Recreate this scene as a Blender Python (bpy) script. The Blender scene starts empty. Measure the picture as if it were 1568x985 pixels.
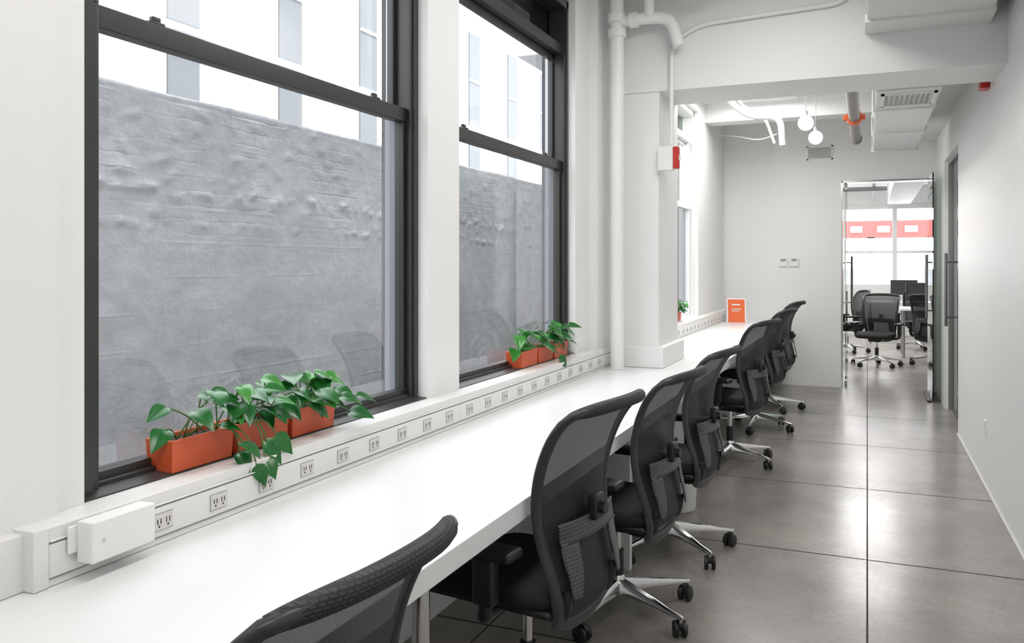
import bpy, bmesh, math, random
from mathutils import Vector, Matrix, noise
random.seed(4)
S=bpy.context.scene
S.view_settings.view_transform='Standard'
S.view_settings.look='None'
S.view_settings.exposure=0.95
COL=S.collection

# ---------------------------------------------------------------- materials
def M(name,col,rough=0.5,metal=0.0,bump=None,var=None,spec=None,emit=None,coord='Object'):
    m=bpy.data.materials.new(name); m.use_nodes=True
    nt=m.node_tree; N=nt.nodes; L=nt.links
    b=N['Principled BSDF']
    b.inputs['Base Color'].default_value=(*col,1); b.inputs['Roughness'].default_value=rough
    b.inputs['Metallic'].default_value=metal
    if spec is not None: b.inputs['Specular IOR Level'].default_value=spec
    if emit: 
        b.inputs['Emission Color'].default_value=(*emit[0],1); b.inputs['Emission Strength'].default_value=emit[1]
    tc=N.new('ShaderNodeTexCoord')
    if var:
        n=N.new('ShaderNodeTexNoise'); n.inputs['Scale'].default_value=var[0]; n.inputs['Detail'].default_value=6
        L.new(tc.outputs[coord],n.inputs['Vector'])
        r=N.new('ShaderNodeMix'); r.data_type='RGBA'
        r.inputs[6].default_value=(*[c*(1-var[1]) for c in col],1); r.inputs[7].default_value=(*[min(1,c*(1+var[1])) for c in col],1)
        L.new(n.outputs['Fac'],r.inputs[0]); L.new(r.outputs[2],b.inputs['Base Color'])
    if bump:
        n=N.new('ShaderNodeTexNoise'); n.inputs['Scale'].default_value=bump[0]; n.inputs['Detail'].default_value=5
        L.new(tc.outputs[coord],n.inputs['Vector'])
        bp=N.new('ShaderNodeBump'); bp.inputs['Strength'].default_value=bump[1]; bp.inputs['Distance'].default_value=bump[2] if len(bump)>2 else 0.01
        L.new(n.outputs['Fac'],bp.inputs['Height']); L.new(bp.outputs['Normal'],b.inputs['Normal'])
    return m
m_wall=M('white_paint',(0.85,0.848,0.842),0.55,bump=(18,0.10,0.01))
m_wall2=M('white_gloss_paint',(0.86,0.858,0.852),0.42,bump=(8,0.05))
m_ceil=M('ceiling_paint',(0.87,0.87,0.865),0.7)
m_duct=M('duct_paint',(0.80,0.80,0.79),0.45)
m_desk=M('desk_laminate',(0.84,0.84,0.845),0.30)
m_deskedge=M('desk_edge',(0.62,0.62,0.62),0.4)
m_race=M('raceway_paint',(0.80,0.795,0.775),0.35)
m_plate=M('outlet_plate',(0.68,0.67,0.63),0.4)
m_dark=M('black_slot',(0.02,0.02,0.02),0.5)
m_frame=M('bronze_frame',(0.036,0.035,0.033),0.36)
m_transom=M('transom_black_glass',(0.012,0.012,0.013),0.05)
m_reflstrip=M('reflection_strip',(0.26,0.275,0.30),0.6)  # pale reflection put into the colour as grey-blue
m_bouncedim=M('bounce_dimming_skin',(0.10,0.10,0.105),0.8,bump=(20,0.3))  # dark skin, added so the outer wall bounces less light
m_chrome=M('polished_aluminium',(0.72,0.72,0.72),0.18,1.0)
m_steel=M('brushed_steel',(0.5,0.5,0.5),0.3,1.0)
m_pull=M('door_pull_steel',(0.28,0.28,0.28),0.3,1.0)
m_black=M('black_plastic',(0.016,0.016,0.017),0.42)
m_cframe=M('chair_frame_plastic',(0.032,0.034,0.036),0.36)
m_seat=M('seat_fabric',(0.009,0.009,0.010),0.85,bump=(500,0.3,0.002))
m_orange=M('terracotta_orange',(0.62,0.10,0.03),0.45,var=(9,0.12))
m_soil=M('soil',(0.05,0.03,0.02),0.95,bump=(80,1,0.01))
m_leaf=M('pothos_leaf',(0.012,0.12,0.020),0.25,var=(14,0.45))
m_leaf2=M('pothos_leaf_light',(0.04,0.22,0.03),0.28,var=(14,0.3))
m_stem=M('stem_green',(0.07,0.18,0.04),0.5)
m_red=M('alarm_red',(0.55,0.025,0.018),0.35)
m_orpaint=M('orange_coupling',(0.65,0.11,0.03),0.45)
m_iron=M('grey_iron_pipe',(0.25,0.235,0.22),0.45,bump=(40,0.3))
m_globe=M('lamp_globe',(1,1,1),0.4,emit=((1,0.97,0.92),3.0))
m_card=M('orange_card',(0.80,0.14,0.03),0.5)
m_paper=M('paper_white',(0.85,0.85,0.85),0.6)
m_far=M('facade_white',(0.80,0.80,0.80),0.8,bump=(6,0.4,0.05))
m_farw=M('facade_window',(0.15,0.16,0.17),0.3)
m_store=M('storefront_grey',(0.40,0.42,0.45),0.5)
m_conc=M('shaft_concrete',(0.12,0.12,0.125),0.9,bump=(5,0.4))
m_screen=M('monitor_screen',(0.05,0.055,0.06),0.2)
m_awn=M('sign_red',(0.50,0.15,0.14),0.8)
m_slat=M('grey_metal',(0.35,0.35,0.35),0.5)

def glassmat(name,tint,ior=1.5,rough=0.0,haze=0.0):
    m=bpy.data.materials.new(name); m.use_nodes=True; nt=m.node_tree; N=nt.nodes; L=nt.links
    N.clear(); o=N.new('ShaderNodeOutputMaterial'); mx=N.new('ShaderNodeMixShader')
    t=N.new('ShaderNodeBsdfTransparent'); t.inputs[0].default_value=(*tint,1)
    g=N.new('ShaderNodeBsdfGlossy'); g.inputs['Roughness'].default_value=rough
    f=N.new('ShaderNodeFresnel'); f.inputs[0].default_value=ior
    L.new(f.outputs[0],mx.inputs[0]); L.new(t.outputs[0],mx.inputs[1]); L.new(g.outputs[0],mx.inputs[2])
    if haze:   # thin film of dust on the pane
        d=N.new('ShaderNodeBsdfDiffuse'); d.inputs[0].default_value=(0.7,0.72,0.75,1)
        m2=N.new('ShaderNodeMixShader'); m2.inputs[0].default_value=haze
        L.new(mx.outputs[0],m2.inputs[1]); L.new(d.outputs[0],m2.inputs[2]); L.new(m2.outputs[0],o.inputs[0])
    else: L.new(mx.outputs[0],o.inputs[0])
    return m
m_glass=glassmat('window_glass',(0.88,0.90,0.92),2.3,haze=0.05)
m_dglass=glassmat('door_glass',(0.88,0.95,0.92),1.45)

def perf():
    m=M('perforated_plastic',(0.10,0.10,0.10),0.4); nt=m.node_tree;N=nt.nodes;L=nt.links;b=N['Principled BSDF']
    tc=N.new('ShaderNodeTexCoord'); v=N.new('ShaderNodeVectorMath'); v.operation='SCALE'; v.inputs['Scale'].default_value=95
    L.new(tc.outputs['Object'],v.inputs[0])
    f=N.new('ShaderNodeVectorMath'); f.operation='FRACTION'; L.new(v.outputs[0],f.inputs[0])
    s=N.new('ShaderNodeSeparateXYZ'); L.new(f.outputs[0],s.inputs[0])
    c=N.new('ShaderNodeCombineXYZ'); L.new(s.outputs['Y'],c.inputs[0]); L.new(s.outputs['Z'],c.inputs[1])
    d=N.new('ShaderNodeVectorMath'); d.operation='DISTANCE'; d.inputs[1].default_value=(0.5,0.5,0); L.new(c.outputs[0],d.inputs[0])
    g=N.new('ShaderNodeMath'); g.operation='GREATER_THAN'; g.inputs[1].default_value=0.27; L.new(d.outputs['Value'],g.inputs[0])
    mx=N.new('ShaderNodeMix'); mx.data_type='RGBA'; mx.inputs[6].default_value=(0.012,0.012,0.012,1); mx.inputs[7].default_value=(0.085,0.088,0.086,1)
    L.new(g.outputs[0],mx.inputs[0]); L.new(mx.outputs[2],b.inputs['Base Color'])
    return m
m_perf=perf()
def meshfab():
    m=M('mesh_fabric',(0.03,0.032,0.035),0.6); nt=m.node_tree;N=nt.nodes;L=nt.links;b=N['Principled BSDF']
    tc=N.new('ShaderNodeTexCoord'); s=N.new('ShaderNodeSeparateXYZ'); c=N.new('ShaderNodeCombineXYZ')
    L.new(tc.outputs['Object'],s.inputs[0]); L.new(s.outputs['Y'],c.inputs[0]); L.new(s.outputs['Z'],c.inputs[1])
    bt=N.new('ShaderNodeTexBrick'); bt.inputs['Scale'].default_value=45; bt.inputs['Mortar Size'].default_value=0.06
    bt.inputs['Color1'].default_value=(1,1,1,1); bt.inputs['Color2'].default_value=(0.8,0.8,0.8,1); bt.inputs['Mortar'].default_value=(0,0,0,1)
    L.new(c.outputs[0],bt.inputs['Vector'])
    mx=N.new('ShaderNodeMix'); mx.data_type='RGBA'; mx.inputs[6].default_value=(0.010,0.010,0.011,1); mx.inputs[7].default_value=(0.044,0.047,0.052,1)
    L.new(bt.outputs['Color'],mx.inputs[0]); L.new(mx.outputs[2],b.inputs['Base Color'])
    b.inputs['Alpha'].default_value=0.92
    bp=N.new('ShaderNodeBump'); bp.inputs['Strength'].default_value=0.7; bp.inputs['Distance'].default_value=0.003
    L.new(bt.outputs['Color'],bp.inputs['Height']); L.new(bp.outputs['Normal'],b.inputs['Normal'])
    return m
m_mesh=meshfab()
def floormat():
    m=M('polished_concrete',(0.2,0.195,0.185),0.25); nt=m.node_tree;N=nt.nodes;L=nt.links;b=N['Principled BSDF']
    tc=N.new('ShaderNodeTexCoord')
    n1=N.new('ShaderNodeTexNoise'); n1.inputs['Scale'].default_value=1.5; n1.inputs['Detail'].default_value=10; n1.inputs['Roughness'].default_value=0.65
    n2=N.new('ShaderNodeTexNoise'); n2.inputs['Scale'].default_value=45; n2.inputs['Detail'].default_value=4
    L.new(tc.outputs['Object'],n1.inputs['Vector']); L.new(tc.outputs['Object'],n2.inputs['Vector'])
    cr=N.new('ShaderNodeValToRGB'); cr.color_ramp.elements[0].position=0.3; cr.color_ramp.elements[0].color=(0.185,0.172,0.156,1)
    cr.color_ramp.elements[1].position=0.72; cr.color_ramp.elements[1].color=(0.315,0.295,0.270,1)
    L.new(n1.outputs['Fac'],cr.inputs[0])
    m2=N.new('ShaderNodeMix'); m2.data_type='RGBA'; m2.blend_type='OVERLAY'; m2.inputs[0].default_value=0.2
    L.new(cr.outputs[0],m2.inputs[6]); L.new(n2.outputs['Fac'],m2.inputs[7])
    s=N.new('ShaderNodeSeparateXYZ'); L.new(tc.outputs['Object'],s.inputs[0])
    def line(sock,period,off,w):
        a=N.new('ShaderNodeMath'); a.operation='SUBTRACT'; a.inputs[1].default_value=off; L.new(sock,a.inputs[0])
        p=N.new('ShaderNodeMath'); p.operation='PINGPONG'; p.inputs[1].default_value=period/2; L.new(a.outputs[0],p.inputs[0])
        l=N.new('ShaderNodeMath'); l.operation='LESS_THAN'; l.inputs[1].default_value=w; L.new(p.outputs[0],l.inputs[0]); return l
    l1=line(s.outputs['X'],1.35,0.0,0.0035); l2=line(s.outputs['Y'],1.35,4.3,0.006)
    mxm=N.new('ShaderNodeMath'); mxm.operation='MAXIMUM'; L.new(l1.outputs[0],mxm.inputs[0]); L.new(l2.outputs[0],mxm.inputs[1])
    m3=N.new('ShaderNodeMix'); m3.data_type='RGBA'; m3.inputs[7].default_value=(0.030,0.026,0.022,1)
    L.new(mxm.outputs[0],m3.inputs[0]); L.new(m2.outputs[2],m3.inputs[6]); L.new(m3.outputs[2],b.inputs['Base Color'])
    n3=N.new('ShaderNodeTexNoise'); n3.inputs['Scale'].default_value=1.1; n3.inputs['Detail'].default_value=1.5; L.new(tc.outputs['Object'],n3.inputs['Vector'])
    mr=N.new('ShaderNodeMapRange'); mr.inputs[1].default_value=0.3; mr.inputs[2].default_value=0.7; mr.inputs[3].default_value=0.21; mr.inputs[4].default_value=0.29; L.new(n3.outputs['Fac'],mr.inputs[0])
    mr2=N.new('ShaderNodeMath'); mr2.operation='ADD'; L.new(mr.outputs[0],mr2.inputs[0])
    k=N.new('ShaderNodeMath'); k.operation='MULTIPLY'; k.inputs[1].default_value=0.6; L.new(mxm.outputs[0],k.inputs[0]); L.new(k.outputs[0],mr2.inputs[1])
    L.new(mr2.outputs[0],b.inputs['Roughness'])
    return m
m_floor=floormat()
def brickmat():
    m=M('painted_masonry',(0.4,0.4,0.4),0.75); nt=m.node_tree;N=nt.nodes;L=nt.links;b=N['Principled BSDF']
    tc=N.new('ShaderNodeTexCoord'); s=N.new('ShaderNodeSeparateXYZ'); c=N.new('ShaderNodeCombineXYZ')
    L.new(tc.outputs['Object'],s.inputs[0]); L.new(s.outputs['Y'],c.inputs[0]); L.new(s.outputs['Z'],c.inputs[1])
    nd=N.new('ShaderNodeTexNoise'); nd.inputs['Scale'].default_value=7; nd.inputs['Detail'].default_value=5; L.new(c.outputs[0],nd.inputs['Vector'])
    vm=N.new('ShaderNodeVectorMath'); vm.operation='SCALE'; vm.inputs['Scale'].default_value=0.06; L.new(nd.outputs['Color'],vm.inputs[0])
    va=N.new('ShaderNodeVectorMath'); va.operation='ADD'; L.new(c.outputs[0],va.inputs[0]); L.new(vm.outputs[0],va.inputs[1])
    bt=N.new('ShaderNodeTexBrick'); bt.inputs['Scale'].default_value=1.0; bt.inputs['Brick Width'].default_value=0.22; bt.inputs['Row Height'].default_value=0.08
    bt.inputs['Mortar Size'].default_value=0.012; bt.inputs['Mortar Smooth'].default_value=1.0
    bt.inputs['Color1'].default_value=(1,1,1,1); bt.inputs['Color2'].default_value=(0.7,0.7,0.7,1); bt.inputs['Mortar'].default_value=(0,0,0,1)
    L.new(va.outputs[0],bt.inputs['Vector'])
    hm=N.new('ShaderNodeMapRange'); hm.inputs[1].default_value=1.35; hm.inputs[2].default_value=1.8; hm.inputs[3].default_value=0.0; hm.inputs[4].default_value=0.25; L.new(s.outputs['Z'],hm.inputs[0])
    nm=N.new('ShaderNodeTexNoise'); nm.inputs['Scale'].default_value=2.3; nm.inputs['Detail'].default_value=5; L.new(c.outputs[0],nm.inputs['Vector'])
    nr=N.new('ShaderNodeMapRange'); nr.inputs[1].default_value=0.40; nr.inputs[2].default_value=0.62; L.new(nm.outputs['Fac'],nr.inputs[0])
    hm2=N.new('ShaderNodeMath'); hm2.operation='MULTIPLY'; L.new(hm.outputs[0],hm2.inputs[0]); L.new(nr.outputs[0],hm2.inputs[1])
    mul=N.new('ShaderNodeMath'); mul.operation='MULTIPLY'; L.new(bt.outputs['Color'],mul.inputs[0]); L.new(hm2.outputs[0],mul.inputs[1])
    mp=N.new('ShaderNodeMapping'); mp.inputs['Scale'].default_value=(1.0,1.2,1); L.new(c.outputs[0],mp.inputs[0])
    n2=N.new('ShaderNodeTexNoise'); n2.inputs['Scale'].default_value=8.0; n2.inputs['Detail'].default_value=12; n2.inputs['Roughness'].default_value=0.68; L.new(mp.outputs[0],n2.inputs['Vector'])
    # sparse board joints every 0.19 m in the poured lower part
    sz=N.new('ShaderNodeMath'); sz.operation='PINGPONG'; sz.inputs[1].default_value=0.095; L.new(s.outputs['Z'],sz.inputs[0])
    sj=N.new('ShaderNodeMapRange'); sj.inputs[1].default_value=0.0; sj.inputs[2].default_value=0.012; sj.inputs[3].default_value=0.16; sj.inputs[4].default_value=0.0; L.new(sz.outputs[0],sj.inputs[0])
    sk=N.new('ShaderNodeMath'); sk.operation='MULTIPLY'; L.new(sj.outputs[0],sk.inputs[0]); L.new(nr.outputs[0],sk.inputs[1])
    ad=N.new('ShaderNodeMath'); ad.operation='ADD'; 
    k=N.new('ShaderNodeMath'); k.operation='MULTIPLY'; k.inputs[1].default_value=1.0; L.new(n2.outputs['Fac'],k.inputs[0])
    L.new(mul.outputs[0],ad.inputs[0]); L.new(k.outputs[0],ad.inputs[1])
    ad2=N.new('ShaderNodeMath'); ad2.operation='ADD'; L.new(ad.outputs[0],ad2.inputs[0]); L.new(sk.outputs[0],ad2.inputs[1])
    bp=N.new('ShaderNodeBump'); bp.inputs['Strength'].default_value=0.5; bp.inputs['Distance'].default_value=0.025
    L.new(ad2.outputs[0],bp.inputs['Height']); L.new(bp.outputs['Normal'],b.inputs['Normal'])
    n4=N.new('ShaderNodeTexNoise'); n4.inputs['Scale'].default_value=1.1; n4.inputs['Detail'].default_value=9; n4.inputs['Roughness'].default_value=0.6; L.new(mp.outputs[0],n4.inputs['Vector'])
    av=N.new('ShaderNodeMath'); av.operation='ADD'; L.new(n2.outputs['Fac'],av.inputs[0]); L.new(n4.outputs['Fac'],av.inputs[1])
    hf=N.new('ShaderNodeMath'); hf.operation='MULTIPLY'; hf.inputs[1].default_value=0.5; L.new(av.outputs[0],hf.inputs[0])
    cr=N.new('ShaderNodeValToRGB'); cr.color_ramp.elements[0].position=0.36; cr.color_ramp.elements[0].color=(0.50,0.508,0.525,1)
    cr.color_ramp.elements[1].position=0.64; cr.color_ramp.elements[1].color=(0.74,0.748,0.765,1); L.new(hf.outputs[0],cr.inputs[0])
    L.new(cr.outputs[0],b.inputs['Base Color'])
    return m
m_brick=brickmat()

# ---------------------------------------------------------------- mesh helpers
def empty(name,loc=(0,0,0),rot=0):
    e=bpy.data.objects.new(name,None); COL.objects.link(e); e.location=loc; e.rotation_euler=(0,0,rot); e.empty_display_size=0.1
    return e
def mk(name,verts,faces,mat,parent=None,smooth=False):
    me=bpy.data.meshes.new(name); me.from_pydata([tuple(v) for v in verts],[],faces); 
    bm=bmesh.new(); bm.from_mesh(me); bmesh.ops.recalc_face_normals(bm,faces=bm.faces); bm.to_mesh(me); bm.free()
    for p in me.polygons: p.use_smooth=smooth
    me.materials.append(mat); o=bpy.data.objects.new(name,me); COL.objects.link(o)
    if parent: o.parent=parent
    return o
def boxdata(bs):
    V=[];F=[]
    for (x0,x1,y0,y1,z0,z1) in bs:
        n=len(V)
        V+=[(x0,y0,z0),(x1,y0,z0),(x1,y1,z0),(x0,y1,z0),(x0,y0,z1),(x1,y0,z1),(x1,y1,z1),(x0,y1,z1)]
        F+=[tuple(n+i for i in f) for f in [(0,3,2,1),(4,5,6,7),(0,1,5,4),(1,2,6,5),(2,3,7,6),(3,0,4,7)]]
    return V,F
def boxes(name,bs,mat,parent=None,bevel=0,seg=2):
    V,F=boxdata(bs); o=mk(name,V,F,mat,parent)
    if bevel:
        md=o.modifiers.new('bevel','BEVEL'); md.width=bevel; md.segments=seg; md.limit_method='ANGLE'
        for p in o.data.polygons: p.use_smooth=True
        md2=o.modifiers.new('wn','WEIGHTED_NORMAL')
    return o
def box(name,x0,x1,y0,y1,z0,z1,mat,parent=None,bevel=0,seg=2):
    return boxes(name,[(x0,x1,y0,y1,z0,z1)],mat,parent,bevel,seg)
def fillet(pts,rad,n=5):
    pts=[Vector(p) for p in pts]; out=[pts[0]]
    for i in range(1,len(pts)-1):
        a,b,c=pts[i-1],pts[i],pts[i+1]; d1=(a-b); d2=(c-b); r=min(rad,d1.length*0.49,d2.length*0.49)
        p=b+d1.normalized()*r; q=b+d2.normalized()*r
        for k in range(n+1):
            t=k/n; out.append((1-t)**2*p+2*t*(1-t)*b+t*t*q)
    out.append(pts[-1]); return out
def tubedata(pts,r,seg=12,rs=None,cap=True):
    pts=[Vector(p) for p in pts]; V=[];F=[]; n=len(pts)
    T=[(pts[min(i+1,n-1)]-pts[max(i-1,0)]).normalized() for i in range(n)]
    up=Vector((0,0,1)) if abs(T[0].z)<0.9 else Vector((1,0,0))
    nrm=(up-T[0]*up.dot(T[0])).normalized()
    for i in range(n):
        nrm=(nrm-T[i]*nrm.dot(T[i])).normalized(); b=T[i].cross(nrm)
        rr=rs[i] if rs else r
        for k in range(seg):
            a=2*math.pi*k/seg; V.append(pts[i]+(nrm*math.cos(a)+b*math.sin(a))*rr)
    for i in range(n-1):
        for k in range(seg):
            k2=(k+1)%seg; F.append((i*seg+k,i*seg+k2,(i+1)*seg+k2,(i+1)*seg+k))
    if cap: F.append(tuple(range(seg-1,-1,-1))); F.append(tuple((n-1)*seg+k for k in range(seg)))
    return V,F
def merge(parts):
    V=[];F=[]
    for v,f in parts:
        n=len(V); V+=list(v); F+=[tuple(n+i for i in q) for q in f]
    return V,F
def tube(name,pts,r,mat,parent=None,seg=14,rad=0.0,rs=None):
    if rad: pts=fillet(pts,rad)
    V,F=tubedata(pts,r,seg,rs); o=mk(name,V,F,mat,parent,True)
    autosm(o); return o
def autosm(o,ang=50):
    me=o.data
    bm=bmesh.new(); bm.from_mesh(me)
    for e in bm.edges:
        if len(e.link_faces)==2 and e.calc_face_angle(0)>math.radians(ang): e.smooth=False
    bm.to_mesh(me); bm.free()
def sphere(name,c,r,mat,parent=None,sc=(1,1,1),u=24,v=14):
    bm=bmesh.new(); bmesh.ops.create_uvsphere(bm,u_segments=u,v_segments=v,radius=r)
    me=bpy.data.meshes.new(name); bm.to_mesh(me); bm.free()
    for vv in me.vertices: vv.co=Vector((vv.co.x*sc[0]+c[0],vv.co.y*sc[1]+c[1],vv.co.z*sc[2]+c[2]))
    for p in me.polygons: p.use_smooth=True
    me.materials.append(mat); o=bpy.data.objects.new(name,me); COL.objects.link(o)
    if parent:o.parent=parent
    return o

# ---------------------------------------------------------------- room shell
CZ=3.1; XW=-1.58; XR=0.69; YB=10.2; H0=0.875; HT=2.95; XO=-1.77
box('floor',-3.1,4.1,-3.2,18.3,-0.25,0,m_floor)
box('ceiling',XO,4.1,-3.2,10.35,CZ,4.8,m_ceil)  # slab made extra thick, unseen above, to block sun and sky
box('ceiling_far_room',-3.1,4.1,10.35,18.3,2.95,4.3,m_ceil)
wins=[(-1.2,0.5),(1.32,2.877),(3.149,4.67),(6.0,8.55)]
bs=[(XO,XW,-3.2,YB,0,H0),(XO,XW,-3.2,YB,HT,CZ+0.02)]
ys=[-3.2]+[v for w in wins for v in w]+[YB]
for i in range(0,len(ys),2): bs.append((XO,XW,ys[i],ys[i+1],H0,HT))
bs.append((XW-0.01,-1.555,-3.2,-1.25,0,CZ)); bs.append((XW-0.01,-1.555,0.55,1.235,0,CZ))
bs.append((XW-0.01,-1.53,4.95,5.2,H0,CZ))
boxes('wall_left',bs,m_wall)
bs=[(XO-0.02,XO-0.001,-3.2,YB,-1.5,H0),(XO-0.02,XO-0.001,-3.2,YB,HT,4.8)]
for i in range(0,len(ys),2): bs.append((XO-0.02,XO-0.001,ys[i],ys[i+1],H0,HT))
boxes('wall_bounce_dimming_skin',bs,m_bouncedim)  # added unseen dark sheet, cuts light bounced onto the courtyard wall
box('wall_behind_camera',XO,0.9,-3.4,-3.2,0,CZ,m_wall)
boxes('wall_right',[(XR,0.85,-3.2,7.79,0,CZ),(XR,0.85,7.79,9.1,2.4,CZ),(XR,0.85,9.1,YB,0,CZ)],m_wall2)
boxes('wall_back',[(-3.1,-1.02,YB+0.05,YB+0.2,0,CZ),(-1.02,-0.27,YB,YB+0.15,0,CZ),(-0.27,0.62,YB,YB+0.15,2.345,CZ),(0.62,4.1,YB,YB+0.15,0,CZ)],m_wall)
boxes('wall_side_room',[(2.4,2.5,7.0,YB,0,CZ),(0.85,2.5,6.9,7.0,0,CZ)],m_wall)
boxes('wall_far_room',[(-3.2,-3.1,10.2,18.3,0,2.96),(4.1,4.2,-3.2,18.3,0,2.96),
   (-3.1,4.1,18.1,18.3,0,1.0),(-3.1,4.1,18.1,18.3,2.6,2.96)],m_wall)
fr=empty('window_5')
b=[]
for i in range(9):
    x=-3.1+i*0.9; b.append((x-0.04,x+0.04,18.12,18.24,1.0,2.6))
b.append((-3.1,4.1,18.13,18.22,1.62,1.67)); b.append((-3.1,4.1,18.13,18.22,2.5,2.6))
boxes('mullions',b,m_wall,fr)
box('trim_1',XR-0.012,XR,-3.2,7.79,0,0.008,m_deskedge)
box('trim_ceiling_beam',-1.58,XR,5.15,5.65,2.48,CZ,m_wall)
box('trim_ceiling_beam_rear',-1.58,XR,8.95,9.2,2.90,CZ,m_wall)
col=empty('column')
box('column_shaft',XW,-1.195,5.16,5.72,0.75,CZ,m_wall,col,0.01)
box('column_base',XW,-1.16,5.12,5.76,0.7555,0.885,m_wall,col,0.006)
box('column_foot',XW,-1.195,5.16,5.72,0.0,0.69,m_wall,col)
box('trim_soffit',0.52,XR,5.65,YB,2.75,CZ,m_wall)

# ---------------------------------------------------------------- windows
def window(name,y0,y1,mid=None,mf=None,lj=0.0):
    mf=mf or m_frame
    P=empty(name)
    XB=-1.762
    if mid:
        seg=[(y0,mid-0.05),(mid+0.05,y1)]
        box('mullion_post',XB,-1.62,mid-0.05,mid+0.05,H0,HT,mf,P)
    else: seg=[(y0,y1)]
    fr=[];sash=[];gl=[];ln=[];tr=[]
    for a,c in seg:
        j=0.022
        if lj: fr.append((XB,-1.610,a,a+lj,H0,HT)); a=a+lj
        fr+=[(-1.702,-1.622,a,a+j,H0,2.0),(-1.702,-1.622,c-j-0.006,c,H0,2.0),(XB,-1.622,a,a+j,2.0,HT),(-1.735,-1.622,c-j-0.006,c,2.0,HT),
             (XB,-1.622,a,c,2.90,HT),(XB,-1.66,a,c,2.64,2.70),(-1.705,-1.64,a,c,H0,H0+0.02),
             (-1.64,-1.632,a+j,a+j+0.012,H0,2.64),(-1.64,-1.632,c-j-0.022,c-j,H0,2.64)]
        ln+=[(XB,-1.703,c-0.02,c,H0+0.02,2.0)]
        a1=a+j;c1=c-j-0.006; s=0.018
        sash+=[(-1.70,-1.66,a1,a1+s,H0+0.02,2.01),(-1.70,-1.66,c1-s-0.006,c1,H0+0.02,2.01),
               (-1.70,-1.655,a1,c1,H0+0.015,H0+0.04),(-1.70,-1.655,a1,c1,1.955,2.01)]
        gl.append((-1.68,a1+s,c1-s,H0+0.04,1.97))
        sash+=[(-1.735,-1.705,a1,a1+s+0.01,1.975,2.64),(-1.735,-1.705,c1-s-0.006,c1,1.975,2.64),
               (-1.735,-1.703,a1,c1,1.975,2.016),(-1.735,-1.705,a1,c1,2.605,2.64)]
        gl.append((-1.72,a1+s,c1-s,2.01,2.61))
        tr.append((-1.75,-1.74,a,c,2.70,2.90))
        for t in (0.15,0.86):
            yy=a1+(c1-a1)*t
            sash+=[(-1.70,-1.665,yy-0.025,yy+0.025,2.01,2.02),(-1.69,-1.675,yy-0.008,yy+0.02,2.02,2.035)]
    boxes('frame',fr,mf,P,0.002,1)
    boxes('sashes',sash,mf,P,0.004,2)
    boxes('reflection_strip',ln,m_reflstrip,P)  # strips added on the outer reveal, coloured to stand in for a reflection
    boxes('transom_panel',tr,m_transom if mf is m_frame else m_dglass,P)
    for a,c in seg:
        V=[(-1.70,a,H0),(-1.585,a,H0),(-1.585,a,H0+0.004),(-1.70,a,H0+0.016),(-1.70,c,H0),(-1.585,c,H0),(-1.585,c,H0+0.004),(-1.70,c,H0+0.016)]
        mk('stool',V,[(0,1,2,3),(4,7,6,5),(0,4,5,1),(1,5,6,2),(2,6,7,3),(3,7,4,0)],mf,P)
    V=[];F=[]
    for (x,a,c,z0,z1) in gl:
        n=len(V); V+=[(x,a,z0),(x,c,z0),(x,c,z1),(x,a,z1)]; F.append((n,n+1,n+2,n+3))
    mk('glass',V,F,m_glass,P)
window('unseen_light_window',*wins[0]); window('window_2',*wins[1],lj=0.05); window('window_3',*wins[2]); window('window_4',*wins[3],mid=7.3,mf=m_wall2)  # the first window is out of view, added to let in light

# ---------------------------------------------------------------- exterior
def brickwall():
    Y0,Y1,Z0,Z1=-5,13,-1.5,2.33; ny,nz=900,230; V=[];F=[]
    for j in range(nz+1):
        for i in range(ny+1):
            y=Y0+(Y1-Y0)*i/ny; z=Z0+(Z1-Z0)*j/nz
            d=noise.fractal(Vector((y*2.2,z*3.0,0)),1.0,2.0,6)*0.007
            z2=z+ (noise.noise(Vector((y*1.3,3,1)))*0.012 if j==nz else 0)
            lz=1.80+0.02*math.sin(y*3)+0.06*noise.noise(Vector((y*4,0,7)))
            g=math.exp(-((z-lz)/0.022)**2)*0.022*max(0,(0.1+1.9*noise.noise(Vector((y*14,z*9,2)))))
            lz2=1.62+0.05*noise.noise(Vector((y*5,4,7)))
            g+=math.exp(-((z-lz2)/0.018)**2)*0.014*max(0,(0.0+1.9*noise.noise(Vector((y*15,z*9,9)))))
            rr=max(0,noise.noise(Vector((y*10,z*14,5)))-0.15)*0.018 if z>lz2 else max(0,noise.noise(Vector((y*4,z*5,5))))*0.004
            V.append((-3.5+d+g+rr,y,z2))
    for j in range(nz):
        for i in range(ny):
            a=j*(ny+1)+i; F.append((a,a+1,a+ny+2,a+ny+1))
    n=len(V); V+=[(-3.9,Y0,Z1),(-3.9,Y1,Z1)]
    top=nz*(ny+1)
    F.append(tuple([top+i for i in range(ny+1)]+[n+1,n]))
    return mk('courtyard_masonry_wall',V,F,m_brick,None,True)
brickwall()
box('courtyard_ground',-12,XO,-6,18,-1.6,-1.5,m_conc)
box('courtyard_end_wall',-3.5,XO-0.02,12.2,12.5,-1.5,6,m_far)
P=empty('opposite_building')
boxes('facade',[(-9.4,-9.0,-6,30,-1.5,9)],m_far,P)
bs=[];bw=[]
for i in range(12):
    y=-4+i*2.4
    bs+=[(-9.0,-8.75,y-0.25,y+0.25,-1.5,9)]
    for z in (-0.6,2.1,4.8):
        bw.append((-9.0,-8.97,y+0.85,y+1.45,z,z+2.3))
        bs+=[(-9.0,-8.9,y+0.75,y+1.55,z-0.1,z),(-8.97,-8.93,y+0.85,y+1.45,z+1.1,z+1.16)]
boxes('pilasters',bs,m_far,P)
boxes('facade_windows',bw,m_farw,P)
P=empty('courtyard_duct')
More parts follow.
